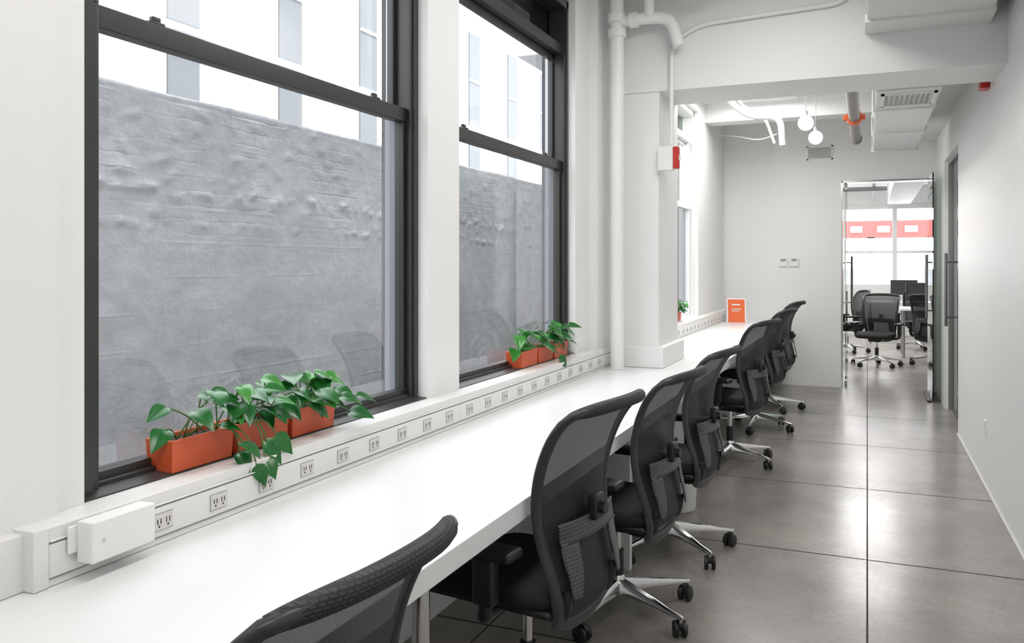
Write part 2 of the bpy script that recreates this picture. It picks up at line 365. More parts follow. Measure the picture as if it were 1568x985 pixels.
tube('duct_pipe',[(-3.2,9.3,4.6),(-3.2,9.2,3.0),(-3.25,9.9,2.5),(-3.3,9.9,2.2)],0.10,m_slat,P,16,0.25)
tube('duct_branch',[(-3.0,8.2,4.4),(-3.0,8.7,3.2),(-3.2,9.2,2.9)],0.05,m_slat,P,12,0.2)
box('duct_hood',-3.35,-2.7,8.0,8.9,3.55,3.7,m_far,P,0.02)

# ---------------------------------------------------------------- raceway + desk
rw=empty('power_raceway')
RY=1.14
boxes('raceway_body',[(XW,-1.5,RY,5.12,0.7555,H0),(XW,-1.5,5.76,YB,0.7555,H0),(XW,-1.525,-3.2,RY,0.7555,H0-0.006)],m_race,rw,0.003,2)
boxes('raceway_cover',[(-1.502,-1.495,RY+0.03,2.985,0.775,0.842),(-1.502,-1.495,2.988,5.12,0.775,0.842),(-1.502,-1.495,5.76,YB,0.775,0.842),(-1.502,-1.493,RY+0.03,5.12,0.846,0.8495)],m_race,rw,0.0015,1)
boxes('raceway_grooves',[(-1.501,-1.4994,RY+0.03,5.12,0.8425,0.8455),(-1.501,-1.4994,RY+0.03,5.12,0.770,0.7745)],m_slat,rw)
box('raceway_end_cap',-1.56,-1.497,RY-0.004,RY+0.03,0.7558,H0+0.001,m_race,rw,0.002)
V1,F1=boxdata([(0,0.003,-0.028,0.028,-0.018,0.018)])
hs=[]
for s in (-0.013,0.013):
    hs+=[(0.003,0.0036,s-0.006,s-0.0035,-0.004,0.008),(0.003,0.0036,s+0.0035,s+0.006,-0.004,0.008),(0.003,0.0036,s-0.002,s+0.002,-0.012,-0.007)]
hs+=[(0,0.0008,-0.030,0.030,-0.020,0.020)]
V2,F2=boxdata(hs); V,F=merge([(V1,F1),(V2,F2)])
ome=bpy.data.meshes.new('outlet'); ome.from_pydata(V,[],F); ome.materials.append(m_plate); ome.materials.append(m_dark); ome.materials.append(m_slat)
for i,p in enumerate(ome.polygons): p.material_index=0 if i<len(F1) else (1 if i<len(F)-6 else 2)
k=0; y=1.459
while y<5.05:
    o=bpy.data.objects.new('outlet_%d'%k,ome); COL.objects.link(o); o.location=(-1.495,y,0.8085); o.parent=rw; k+=1; y+=0.1797
y=5.95
while y<9.9:
    o=bpy.data.objects.new('outlet_%d'%k,ome); COL.objects.link(o); o.location=(-1.495,y,0.8085); o.parent=rw; k+=1; y+=0.1797
jb=empty('junction_box')
box('box_cover',-1.485,-1.440,1.222,1.385,0.792,0.876,m_wall,jb,0.004,3)
box('box_back',-1.4925,-1.485,1.205,1.375,0.812,0.868,m_wall,jb,0.003)
tube('screw',[(-1.441,1.25,0.835),(-1.438,1.25,0.835)],0.004,m_deskedge,jb)
dk=empty('long_desk')
out=[(-1.58,-3.0),(-0.865,-3.0),(-0.865,YB-0.001),(-1.02,YB-0.001),(-1.02,YB+0.045),(-1.58,YB+0.045),(-1.58,5.74),(-1.18,5.74),(-1.18,5.14),(-1.58,5.14)]
def prism(out,z0,z1):
    n=len(out); V=[(x,y,z0) for x,y in out]+[(x,y,z1) for x,y in out]
    F=[tuple(range(n-1,-1,-1)),tuple(range(n,2*n))]+[(i,(i+1)%n,n+(i+1)%n,n+i) for i in range(n)]
    return V,F
V,F=prism(out,0.700,0.755); o=mk('desk_top',V,F,m_desk,dk)
md=o.modifiers.new('b','BEVEL'); md.width=0.002; md.segments=2
bs=[]
for y in (-1.6,0.2,3.75,5.4,8.0): bs+=[(-1.55 if y!=5.4 else -1.19,-1.0,y-0.02,y+0.02,0,0.7)]
boxes('desk_supports',bs,m_wall,dk)
boxes('desk_rail',[(-1.05,-1.0,-3,YB-0.01,0.64,0.70)],m_deskedge,dk)
for i,(x,y) in enumerate([(-0.98,1.75),(-1.42,1.75)]):
    tube('desk_leg_%d'%i,[(x,y,0),(x,y,0.7)],0.022,m_chrome,dk)

# ---------------------------------------------------------------- chair
def sm(tab,z):
    if z<=tab[0][0]: return tab[0][1]
    if z>=tab[-1][0]: return tab[-1][1]
    for i in range(len(tab)-1):
        a,b=tab[i],tab[i+1]
        if a[0]<=z<=b[0]:
            p0=tab[max(i-1,0)];p3=tab[min(i+2,len(tab)-1)]
            t=(z-a[0])/(b[0]-a[0]); h=b[0]-a[0]
            m0=(b[1]-p0[1])/(b[0]-p0[0])*h; m1=(p3[1]-a[1])/(p3[0]-a[0])*h
            return (2*t**3-3*t*t+1)*a[1]+(t**3-2*t*t+t)*m0+(-2*t**3+3*t*t)*b[1]+(t**3-t*t)*m1
PROF=[(0.34,0.195),(0.40,0.225),(0.48,0.222),(0.56,0.205),(0.64,0.195),(0.72,0.197),(0.80,0.215),(0.88,0.25),(0.94,0.292),(0.975,0.33)]
HW=[(0.34,0.145),(0.37,0.165),(0.45,0.185),(0.55,0.202),(0.65,0.215),(0.75,0.225),(0.85,0.232),(0.91,0.235),(0.945,0.234),(0.963,0.226)]
def bx(y,z,off=0): return sm(PROF,z)-0.045*(abs(y)/0.23)**2.2+off
def outline():
    zs=[0.37+ (0.958-0.37)*i/26 for i in range(27)]
    right=[(sm(HW,z),z) for z in zs]
    top=[]
    y0,z0=right[-1]
    for i in range(1,14):
        t=i/14; y=y0*(1-2*t); z=z0+0.018*(1-(abs(1-2*t))**3)
        top.append((y,z))
    left=[(-y,z) for y,z in reversed(right)]
    bot=[]
    yb=right[0][0]
    for i in range(1,10):
        t=i/10; y=-yb*(1-2*t); z=0.37-0.03*(1-(abs(1-2*t))**3); bot.append((y,z))
    return right+top+left+bot
def mkmesh(name,V,F,mats,idx=None,smooth=True,sharp=50):
    me=bpy.data.meshes.new(name); me.from_pydata([tuple(v) for v in V],[],F)
    for m in mats: me.materials.append(m)
    if idx:
        for p,i in zip(me.polygons,idx): p.material_index=i
    bm=bmesh.new(); bm.from_mesh(me); bmesh.ops.recalc_face_normals(bm,faces=bm.faces)
    for e in bm.edges:
        if len(e.link_faces)==2 and e.calc_face_angle(0)>math.radians(sharp): e.smooth=False
    bm.to_mesh(me); bm.free()
    for p in me.polygons: p.use_smooth=smooth
    return me
def chair_back_frame():
    ol=outline(); n=len(ol); P=[Vector((bx(y,z),y,z)) for y,z in ol]; V=[];F=[]; seg=10
    for i in range(n):
        T=(P[(i+1)%n]-P[(i-1)%n]).normalized()
        y,z=ol[i]; dz=(bx(y,z+0.01)-bx(y,z-0.01))/0.02; dy=(bx(y+0.01,z)-bx(y-0.01,z))/0.02
        Nn=Vector((1,-dy,-dz)).normalized(); Nn=(Nn-T*Nn.dot(T)).normalized(); B=T.cross(Nn)
        top=max(0,min(1,(z-0.90)/0.05)); a=0.019-0.004*top; b=0.010+0.002*top
        if z<0.45: a=0.024
        for k in range(seg):
            th=2*math.pi*k/seg; V.append(P[i]+B*a*math.cos(th)+Nn*b*math.sin(th))
    for i in range(n):
        for k in range(seg):
            i2=(i+1)%n;k2=(k+1)%seg; F.append((i*seg+k,i*seg+k2,i2*seg+k2,i2*seg+k))
    return mkmesh('back_frame',V,F,[m_cframe])
def chair_back_mesh():
    V=[];F=[]; nz,ny=34,16
    for j in range(nz+1):
        z=0.365+(0.962-0.365)*j/nz; h=sm(HW,z)-0.004
        for i in range(ny+1):
            u=-1+2*i/ny; y=h*u; zz=z+0.016*(1-abs(u)**2.2)*max(0,(j/nz-0.8)/0.2)
            V.append((bx(y,zz,0.0),y,zz))
    for j in range(nz):
        for i in range(ny):
            a=j*(ny+1)+i; F.append((a,a+1,a+ny+2,a+ny+1))
    ps=[]
    for i in range(25):
        u=-1+2*i/24; y=0.222*u; z=0.960+0.016*(1-abs(u)**3); ps.append((bx(y,z)-0.004,y,z))
    hv,hf=tubedata(ps,0.02,10,[0.019*(1-0.35*abs(-1+2*i/24)**6) for i in range(25)])
    V,F=merge([(V,F),(hv,hf)])
    return mkmesh('back_mesh',V,F,[m_mesh])
def chair_lumbar():
    V=[];F=[]
    def strip(rows):
        n=len(V)
        for (z,ya,yb) in rows:
            for k in range(7):
                y=ya+(yb-ya)*k/6; V.append((bx(y,z,0.030),y,z))
        for j in range(len(rows)-1):
            for k in range(6): F.append((n+j*7+k,n+j*7+k+1,n+(j+1)*7+k+1,n+(j+1)*7+k))
    strip([(0.585+0.01*i,-0.175+0.0,0.175) for i in range(7)])
    for s in (-1,1):
        rows=[]
        for i in range(14):
            z=0.435+0.15*i/13; t=i/13
            yo=0.155+0.02*t; yi=yo-0.075+0.04*(1-t)**2-0.0
            rows.append((z,s*yi,s*yo))
        strip(rows)
    me=mkmesh('lumbar_support',V,F,[m_perf])
    bm=bmesh.new(); bm.from_mesh(me); bmesh.ops.remove_doubles(bm,verts=bm.verts,dist=0.001)
    bmesh.ops.solidify(bm,geom=bm.faces[:],thickness=0.005); bm.to_mesh(me); bm.free()
    return me
def sbox(x0,x1,y0,y1,z0,z1,r,seg=3):
    bm=bmesh.new(); bmesh.ops.create_cube(bm,size=1)
    for v in bm.verts: v.co=Vector(((x0+x1)/2+v.co.x*(x1-x0),(y0+y1)/2+v.co.y*(y1-y0),(z0+z1)/2+v.co.z*(z1-z0)))
    bmesh.ops.bevel(bm,geom=bm.edges[:],offset=r,segments=seg,affect='EDGES',profile=0.5)
    bm.verts.index_update()
    V=[v.co.copy() for v in bm.verts]; F=[tuple(v.index for v in f.verts) for f in bm.faces]; bm.free(); return V,F
def chair_brackets():
    parts=[]
    parts.append(sbox(0.215,0.245,-0.03,0.03,0.625,0.70,0.008))
    parts.append(tubedata([(0.225,0,0.66),(0.262,0,0.66)],0.018,12))
    for s in (-1,1):
        parts.append(tubedata(fillet([(0.212,s*0.150,0.46),(0.205,s*0.145,0.375),(0.10,s*0.07,0.345),(0.0,s*0.03,0.355)],0.06),0.017,10))
    parts.append(sbox(-0.13,0.11,-0.085,0.085,0.335,0.405,0.02))
    parts.append(tubedata([(-0.02,-0.2,0.385),(-0.02,0.2,0.385)],0.009,8))
    V,F=merge(parts); return mkmesh('seat_mechanism',V,F,[m_black])
def chair_seat():
    V=[];F=[]; nr,ns=9,36
    for j in range(nr):
        t=j/(nr-1)
        ang=-math.pi/2+math.pi*t; e=0.030
        ins=(1-math.cos(ang))*e; zz=0.432+0.030*math.sin(ang)
        for k in range(ns):
            a=2*math.pi*k/ns; c,s_=math.cos(a),math.sin(a)
            sx=math.copysign(abs(c)**0.42,c); sy=math.copysign(abs(s_)**0.42,s_)
            x=-0.02+(0.235-ins)*sx; wy=0.245-ins-0.015*(sx+1)/2; y=wy*sy
            z=zz-0.03*max(0,(-x-0.14)/0.12)**2
            V.append((x,y,z))
    for j in range(nr-1):
        for k in range(ns):
            k2=(k+1)%ns; F.append((j*ns+k,j*ns+k2,(j+1)*ns+k2,(j+1)*ns+k))
    F.append(tuple(range(ns-1,-1,-1))); F.append(tuple((nr-1)*ns+k for k in range(ns)))
    pv=sbox(-0.22,0.19,-0.215,0.215,0.39,0.412,0.01)
    n1=len(F); V,F=merge([(V,F),pv]); idx=[0]*n1+[1]*(len(F)-n1)
    return mkmesh('seat',V,F,[m_seat,m_black],idx,True,70)
def chair_arms():
    parts=[]
    for s in (-1,1):
        parts.append(sbox(-0.12,0.13,s*0.285-0.042,s*0.285+0.042,0.565,0.595,0.012))
        parts.append(tubedata(fillet([(0.03,s*0.285,0.57),(0.03,s*0.285,0.40),(0.0,s*0.255,0.385),(0.0,s*0.1,0.385)],0.03),0.02,12))
        parts.append(sbox(-0.005,0.065,s*0.285-0.022,s*0.285+0.022,0.43,0.57,0.012))
    V,F=merge(parts); return mkmesh('armrests',V,F,[m_black])
def chair_base():
    parts=[];idx=[]
    def add(p,i): parts.append(p); idx.extend([i]*len(p[1]))
    R=0.325
    for k in range(5):
        a=2*math.pi*k/5; rm=Matrix.Rotation(a,3,'Z')
        V=[];F=[]
        secs=[(0.015,0.026,0.075,0.135),(0.06,0.024,0.082,0.128),(0.16,0.019,0.082,0.110),(0.26,0.014,0.076,0.094),(R,0.011,0.070,0.083),(R+0.012,0.007,0.071,0.080)]
        for (r,w,z0,z1) in secs:
            for (yy,zz) in ((-w,z0),(w,z0),(w,z0+(z1-z0)*0.6),(w*0.55,z1),(-w*0.55,z1),(-w,z0+(z1-z0)*0.6)):
                V.append(rm@Vector((r,yy,zz)))
        n=6
        for i in range(len(secs)-1):
            for j in range(n): j2=(j+1)%n; F.append((i*n+j,i*n+j2,(i+1)*n+j2,(i+1)*n+j))
        F.append(tuple(range(n-1,-1,-1))); F.append(tuple((len(secs)-1)*n+j for j in range(n)))
        add((V,F),0)
        c=rm@Vector((R,0,0)); ca=a+0.9+k*1.3; ax=Vector((math.cos(ca),math.sin(ca),0)); fw=Vector((-math.sin(ca),math.cos(ca),0))
        add(tubedata([c+Vector((0,0,0.045)),c+Vector((0,0,0.075))],0.007,8),0)
        cc=c+fw*0.014+Vector((0,0,0.030))
        for s in (-1,1):
            p0=cc+ax*(s*0.007); p1=cc+ax*(s*0.026)
            add(tubedata([p0,p0+ax*s*0.003,p1-ax*s*0.004,p1],0.03,18,[0.027,0.030,0.030,0.024]),1)
        add(tubedata([cc-ax*0.008+Vector((0,0,0.016)),cc+ax*0.008+Vector((0,0,0.016))],0.024,12),1)
    add(tubedata([(0,0,0.07),(0,0,0.09),(0,0,0.14),(0,0,0.15)],0.03,20,[0.028,0.034,0.030,0.024]),0)
    V,F=merge(parts); return mkmesh('star_base',V,F,[m_chrome,m_black],idx)
def chair_col():
    V1,F1=tubedata([(0,0,0.145),(0,0,0.25)],0.025,18); V2,F2=tubedata([(0,0,0.24),(0,0,0.42)],0.015,14)
    V,F=merge([(V1,F1),(V2,F2)]); return mkmesh('gas_lift',V,F,[m_black,m_chrome],[0]*len(F1)+[1]*len(F2))
CH=dict(back_frame=chair_back_frame(),back_mesh=chair_back_mesh(),lumbar_support=chair_lumbar(),seat_mechanism=chair_brackets(),seat=chair_seat(),armrests=chair_arms())
CB=chair_base(); CC=chair_col()
def chair(x,y,rot,brot=0,dz=0.0):
    e=empty('office_chair',(x,y,0),math.radians(rot))
    for k,me in CH.items():
        o=bpy.data.objects.new(k,me); COL.objects.link(o); o.parent=e; o.location=(0,0,dz)
    o=bpy.data.objects.new('star_base',CB); COL.objects.link(o); o.parent=e; o.rotation_euler=(0,0,math.radians(brot-rot))
    o=bpy.data.objects.new('gas_lift',CC); COL.objects.link(o); o.parent=e
    return e
chair(-0.925,1.04,-2,10,0.005)
chair(-0.955,2.37,-8,20,0.035)
chair(-0.93,3.28,-6,-28,0.005)
chair(-0.905,4.10,-6,-42,0.015)
chair(-0.90,6.08,-15,-30,0.03)
chair(-0.89,7.40,-10,-20,0.04)
chair(-0.89,8.45,-10,10,0.06)

# ---------------------------------------------------------------- plants
def leaf(V,F,MI,base,direc,up,L,W,droop,mi):
    d=Vector(direc).normalized(); u=Vector(up); u=(u-d*u.dot(d)).normalized(); s=d.cross(u); n=len(V)
    prof=[(-0.10,0.30),(0.0,0.80),(0.12,0.97),(0.28,1.0),(0.45,0.86),(0.62,0.62),(0.78,0.36),(0.9,0.16),(1.0,0.0)]
    for (t,w) in prof:
        for k in range(5):
            q=(k-2)/2; tt=t
            if t<=0.0 and k==2: tt=0.02
            h=-droop*max(0,tt)**2*L+abs(q)*w*W*0.22 - (abs(q)**3)*w*W*0.12
            V.append(Vector(base)+d*(tt*L)+s*(q*w*W*0.5)+u*h)
    for i in range(len(prof)-1):
        for k in range(4):
            a=n+i*5+k; F.append((a,a+1,a+6,a+5)); MI.append(mi)
def planter(x,y,dy=0.225,leaves=12,seed=0,extra=()):
    rnd=random.Random(seed); z=H0+0.0045
    P=empty('potted_pothos',(x,y,z))
    hx,hy,h=0.045,dy/2-0.003,0.082; t=0.006
    def ring(hx,hy,z): return [(-hx,-hy,z),(hx,-hy,z),(hx,hy,z),(-hx,hy,z)]
    V=ring(hx-0.004,hy-0.004,0)+ring(hx,hy,h)+ring(hx-t,hy-t,h)+ring(hx-t-0.003,hy-t-0.003,0.055)
    F=[(3,2,1,0)]
    for r in range(3):
        for k in range(4): F.append((r*4+k,r*4+(k+1)%4,(r+1)*4+(k+1)%4,(r+1)*4+k))
    o=mk('trough',V,F,m_orange,P); md=o.modifiers.new('b','BEVEL'); md.width=0.002; md.segments=2
    hx-=t;hy-=t
    mk('soil',[(-hx,-hy,0.070),(hx,-hy,0.070),(hx,hy,0.070),(-hx,hy,0.070)],[(0,1,2,3)],m_soil,P)
    V=[];F=[];MI=[];stems=[]
    jobs=[]
    for i in range(leaves):
        b=Vector((rnd.uniform(-0.03,0.03),rnd.uniform(-hy*0.85,hy*0.85),0.07))
        a=rnd.uniform(-1.5,1.5) if rnd.random()<0.75 else rnd.uniform(1.5,4.7); rr=rnd.uniform(0.02,0.10)
        tip=b+Vector((min(0.14,math.cos(a)*rr+0.015),math.sin(a)*rr*1.3,rnd.uniform(0.02,0.12)))
        if tip.x<-0.06: tip.x=-0.05
        jobs.append((b,tip,rnd.uniform(0.055,0.092)))
    for (b,tip,L) in extra: jobs.append((Vector(b),Vector(tip),L))
    for (b,tip,L) in jobs:
        mid=(b+tip)/2+Vector((0,0,0.03))
        if tip.z<0.05: mid=Vector((max(0.07,tip.x*0.8),(b.y+tip.y)/2,0.115))
        pts=[(1-t)**2*b+2*t*(1-t)*mid+t*t*tip for t in [k/6 for k in range(7)]]
        stems.append(tubedata(pts,0.0022,6))
        out=Vector((tip.x-b.x+0.02,tip.y-b.y,0)); 
        if out.length<0.01: out=Vector((1,0,0))
        out.normalize(); dr=out+Vector((rnd.uniform(-0.3,0.5),rnd.uniform(-0.5,0.5),rnd.uniform(-0.75,0.05) if tip.z>0.05 else -1.3))
        if tip.x<-0.02: dr.x=abs(dr.x)
        up=Vector((0.45+rnd.uniform(-0.2,0.4),rnd.uniform(-0.5,0.1),1))
        if tip.z<0.05: up=Vector((1,-0.4,0.5))
        leaf(V,F,MI,tip,dr,up,L,L*rnd.uniform(0.68,0.88),rnd.uniform(0.05,0.35),0 if rnd.random()<0.7 else 1)
    me=bpy.data.meshes.new('leaves'); me.from_pydata([tuple(v) for v in V],[],F); me.materials.append(m_leaf); me.materials.append(m_leaf2)
    for p,i in zip(me.polygons,MI): p.material_index=i; p.use_smooth=True
    o=bpy.data.objects.new('leaves',me); COL.objects.link(o); o.parent=P
    md=o.modifiers.new('s','SUBSURF'); md.levels=1; md.render_levels=1
    V,F=merge(stems); mk('stems',V,F,m_stem,P,True)
planter(-1.628,1.685,leaves=8,seed=3,extra=[((0.02,0.08,0.07),(0.10,0.07,0.02),0.06),((0.02,0.09,0.07),(0.13,0.10,-0.02),0.06),((0,-0.05,0.07),(0.0,-0.09,0.10),0.075),((0.02,0.1,0.07),(0.12,0.06,0.05),0.07)])
planter(-1.628,1.92,leaves=20,seed=8,extra=[((0.02,-0.06,0.07),(0.12,-0.09,-0.01),0.065),((0.02,-0.06,0.07),(0.10,-0.06,0.03),0.075),((0.02,-0.06,0.07),(0.11,-0.03,0.04),0.07),((0.0,0.05,0.07),(-0.01,0.05,0.17),0.07)])
planter(-1.628,2.155,leaves=18,seed=12,extra=[((0.02,0.06,0.07),(0.11,0.10,0.05),0.08),((0.0,0.05,0.07),(0.03,0.13,0.10),0.085),((0.0,0.05,0.07),(0.08,0.19,0.085),0.08)])
planter(-1.628,3.96,leaves=14,seed=21,extra=[((0,-0.05,0.07),(0.03,-0.16,0.10),0.08)])
planter(-1.628,4.20,leaves=14,seed=22,extra=[((0.02,0.0,0.07),(0.11,0.03,0.02),0.08),((0,0,0.07),(0.12,0.1,0.06),0.08)])
planter(-1.628,4.44,leaves=13,seed=23,extra=[((0,0.05,0.07),(0.05,0.10,0.17),0.08)])
planter(-1.628,7.62,leaves=12,seed=31)

# ---------------------------------------------------------------- pipes
P=empty('steam_pipe')
zt=2.86
tube('riser',[(-1.42,5.0,0.756),(-1.42,5.0,CZ)],0.042,m_wall2,P,20)
for z in (zt-0.06,zt+0.03): tube('collar_%.2f'%z,[(-1.42,5.0,z),(-1.42,5.0,z+0.05)],0.055,m_wall2,P,20)
tube('branch',[(-1.42,5.0,zt+0.03),(-1.25,5.0,zt+0.04),(-1.10,5.05,zt+0.04),(-1.05,5.05,2.72)],0.036,m_wall2,P,18,0.07)
tube('branch_collar',[(-1.34,5.0,zt+0.035),(-1.29,5.0,zt+0.037)],0.048,m_wall2,P,18)
tube('branch_up',[(-1.22,5.0,zt+0.04),(-1.22,5.0,CZ)],0.032,m_wall2,P,18)
tube('riser_foot',[(-1.42,5.0,0.756),(-1.42,5.0,0.764)],0.055,m_wall2,P,20)
P=empty('electrical_conduit')
tube('conduit_drop',[(-1.11,5.125,2.14),(-1.11,5.125,2.76),(-0.95,5.13,2.86),(-0.1,5.13,2.895),(-0.03,5.13,CZ)],0.013,m_wall2,P,12,0.1)
tube('conduit_loop',[(-0.98,4.9,CZ),(-0.98,4.9,2.98),(-0.85,4.95,2.98),(-0.85,4.95,CZ)],0.03,m_wall2,P,12,0.06)
P=empty('fire_alarm_pull_station')
box('back_box',-1.195,-1.10,5.115,5.158,1.98,2.13,m_wall,P,0.004)
box('red_body',-1.10,-1.065,5.112,5.16,1.99,2.125,m_red,P,0.006)
box('handle',-1.066,-1.060,5.12,5.15,2.04,2.07,m_paper,P)
P=empty('fire_alarm_strobe')
box('strobe_body',XR-0.05,XR,5.83,5.95,2.48,2.61,m_red,P,0.006)
box('strobe_lens',XR-0.065,XR-0.048,5.86,5.92,2.53,2.60,m_paper,P,0.004)
P=empty('sprinkler_pipe')
tube('main',[(-0.10,5.66,2.62),(-0.10,8.75,2.62)],0.045,m_iron,P,20)
tube('coupling',[(-0.10,7.45,2.62),(-0.10,7.56,2.62)],0.062,m_orpaint,P,20)
tube('end_cap',[(-0.10,8.73,2.62),(-0.10,8.8,2.62)],0.055,m_iron,P,20)
tube('hanger',[(-0.10,7.5,2.67),(-0.10,7.5,CZ)],0.008,m_steel,P,8)
boxes('coupling_bolts',[(-0.185,-0.155,7.47,7.54,2.60,2.64),(-0.045,-0.015,7.47,7.54,2.60,2.64)],m_orpaint,P,0.004)
P=empty('ceiling_conduit')
tube('run',[(-1.22,7.2,CZ),(-1.06,7.2,2.76),(-0.90,7.2,2.63),(-0.66,7.2,2.62),(-0.64,7.2,2.38)],0.026,m_wall2,P,14,0.09)
tube('run_b',[(-1.17,7.35,CZ),(-0.98,7.35,2.74),(-0.80,7.35,2.66),(-0.72,7.35,2.42)],0.012,m_wall2,P,10,0.09)
tube('cable',[(-1.55,9.6,2.86),(-1.3,9.35,2.80),(-1.05,9.1,2.70),(-0.85,8.85,2.72)],0.006,m_wall2,P,8,0.2)
for i,(x,y) in enumerate([(-0.48,7.5),(-0.45,8.4)]):
    P=empty('pendant_lamp')
    sphere('globe',(x,y,2.60),0.064,m_globe,P)
    tube('cap',[(x,y,2.65),(x,y,2.70)],0.018,m_slat,P)
    tube('cord',[(x,y,2.70),(x,y,CZ)],0.003,m_slat,P,6)
    tube('canopy',[(x,y,CZ-0.02),(x,y,CZ)],0.05,m_paper,P)
P=empty('air_duct')
box('duct_rear',0.05,0.42,5.66,8.6,2.47,2.80,m_duct,P,0.006)
boxes('duct_flanges',[(0.035,0.435,y,y+0.03,2.455,2.815) for y in (6.3,7.4,8.57)],m_duct,P,0.003)
boxes('vent_frame',[(0.08,0.40,5.74,5.76,2.458,2.472),(0.08,0.40,6.14,6.16,2.458,2.472),(0.08,0.10,5.74,6.16,2.458,2.472),(0.38,0.40,5.74,6.16,2.458,2.472)],m_wall,P)
boxes('vent_slats',[(0.11+0.03*i,0.122+0.03*i,5.77,6.13,2.462,2.4695) for i in range(9)],m_slat,P)
P=empty('air_duct')
box('duct_box',0.0,0.60,3.3,5.148,2.72,CZ-0.002,m_duct,P,0.006)
boxes('duct_lip',[(-0.012,0.612,4.9,5.148,2.705,2.75),(-0.012,0.612,4.3,4.33,2.705,2.75)],m_duct,P,0.003)

# ---------------------------------------------------------------- back wall items
P=empty('wall_vent')
boxes('vent_frame',[(-0.64,-0.36,YB-0.012,YB,2.60,2.615),(-0.64,-0.36,YB-0.012,YB,2.745,2.76),(-0.64,-0.625,YB-0.012,YB,2.60,2.76),(-0.375,-0.36,YB-0.012,YB,2.60,2.76)],m_paper,P)
boxes('vent_slats',[(-0.62,-0.38,YB-0.008,YB,2.625+0.02*i,2.633+0.02*i) for i in range(6)],m_slat,P)
for i,x in enumerate((-0.90,-0.78)):
    P=empty('thermostat')
    box('case',x-0.05,x+0.05,YB-0.02,YB,1.375,1.475,m_paper,P,0.004)
    box('display',x-0.030,x+0.030,YB-0.022,YB-0.018,1.435,1.465,m_slat,P)
P=empty('wall_outlet')
box('plate',XR-0.006,XR,6.0,6.075,0.30,0.415,m_paper,P,0.002)
boxes('sockets',[(XR-0.008,XR-0.005,6.022,6.053,0.32,0.35),(XR-0.008,XR-0.005,6.022,6.053,0.365,0.395)],m_plate,P)
P=empty('desk_sign',(-1.34,9.55,0.756),math.radians(12))
V=[(-0.09,0,0),(0.09,0,0),(0.09,0.06,0.25),(-0.09,0.06,0.25),(-0.09,0.006,0),(0.09,0.006,0),(0.09,0.066,0.25),(-0.09,0.066,0.25)]
FF=[(0,1,2,3),(7,6,5,4),(0,4,5,1),(1,5,6,2),(2,6,7,3),(3,7,4,0)]
mk('card',V,FF,m_card,P)
mk('easel_back',[(-0.11,0.008,0),(0.11,0.008,0),(0.10,0.07,0.265),(-0.10,0.07,0.265),(-0.11,0.16,0),(0.11,0.16,0)],[(0,1,2,3),(3,2,5,4),(0,3,4),(1,5,2)],m_paper,P)
boxes('printed_lines',[(-0.05,0.05,0.0305+0.0,0.033,0.14,0.148),(-0.05,0.03,0.026,0.0285,0.12,0.128),(-0.05,0.04,0.0415,0.044,0.185,0.20)],m_paper,P)
P=empty('waste_bin',(-1.0,4.78,0))
pr=[(0.095,0.0),(0.10,0.01),(0.12,0.32),(0.125,0.325),(0.116,0.325),(0.096,0.02)]
V=[];F=[]
for (r,z) in pr:
    for k in range(28): a=2*math.pi*k/28; V.append((r*math.cos(a),r*math.sin(a),z))
for i in range(len(pr)-1):
    for k in range(28): k2=(k+1)%28; F.append((i*28+k,i*28+k2,(i+1)*28+k2,(i+1)*28+k))
F.append(tuple(range(27,-1,-1))); F.append(tuple(5*28+k for k in range(28)))
mk('bin_body',V,F,m_wall2,P,True)

# ---------------------------------------------------------------- doors
def pull(P,x,y,z0,z1,dx,dy):
    tube('pull_bar',[(x+dx,y+dy,z0),(x+dx,y+dy,z1)],0.014,m_pull,P,12)
    tube('standoff_1',[(x,y,z0+0.08),(x+dx,y+dy,z0+0.08)],0.008,m_pull,P,8)
    tube('standoff_2',[(x,y,z1-0.08),(x+dx,y+dy,z1-0.08)],0.008,m_pull,P,8)
P=empty('door_1')
box('glass_leaf',-0.235,-0.225,YB+0.16,YB+1.02,0.01,2.33,m_dglass,P)
boxes('patch_fittings',[(-0.245,-0.215,YB+0.16,YB+0.30,0.005,0.06),(-0.245,-0.215,YB+0.16,YB+0.30,2.28,2.335)],m_steel,P)
pull(P,-0.225,YB+0.92,0.85,1.5,0.05,0); pull(P,-0.235,YB+0.92,0.85,1.5,-0.05,0)
boxes('jamb',[(-0.275,-0.255,YB-0.01,YB+0.16,0,2.345),(-0.27,0.62,YB-0.01,YB+0.16,2.325,2.345)],m_chrome,P)
P=empty('door_2')
box('panel',0.56,0.60,YB-0.75,YB-0.005,0.01,0.02,m_dark,P)
box('leaf',0.605,0.615,YB-0.8,YB-0.01,0.02,2.33,m_dglass,P)
pull(P,0.605,YB-0.72,0.85,1.5,-0.05,0)
P=empty('door_3')
box('leaf',0.745,0.755,7.83,9.06,0.01,2.36,m_dglass,P)
boxes('frame',[(0.72,0.78,7.79,7.83,0,2.40),(0.72,0.78,9.06,9.10,0,2.40),(0.72,0.78,7.83,9.06,2.36,2.40)],m_steel,P)
pull(P,0.745,8.35,0.85,1.5,-0.10,0); pull(P,0.755,8.35,0.85,1.5,0.07,0)

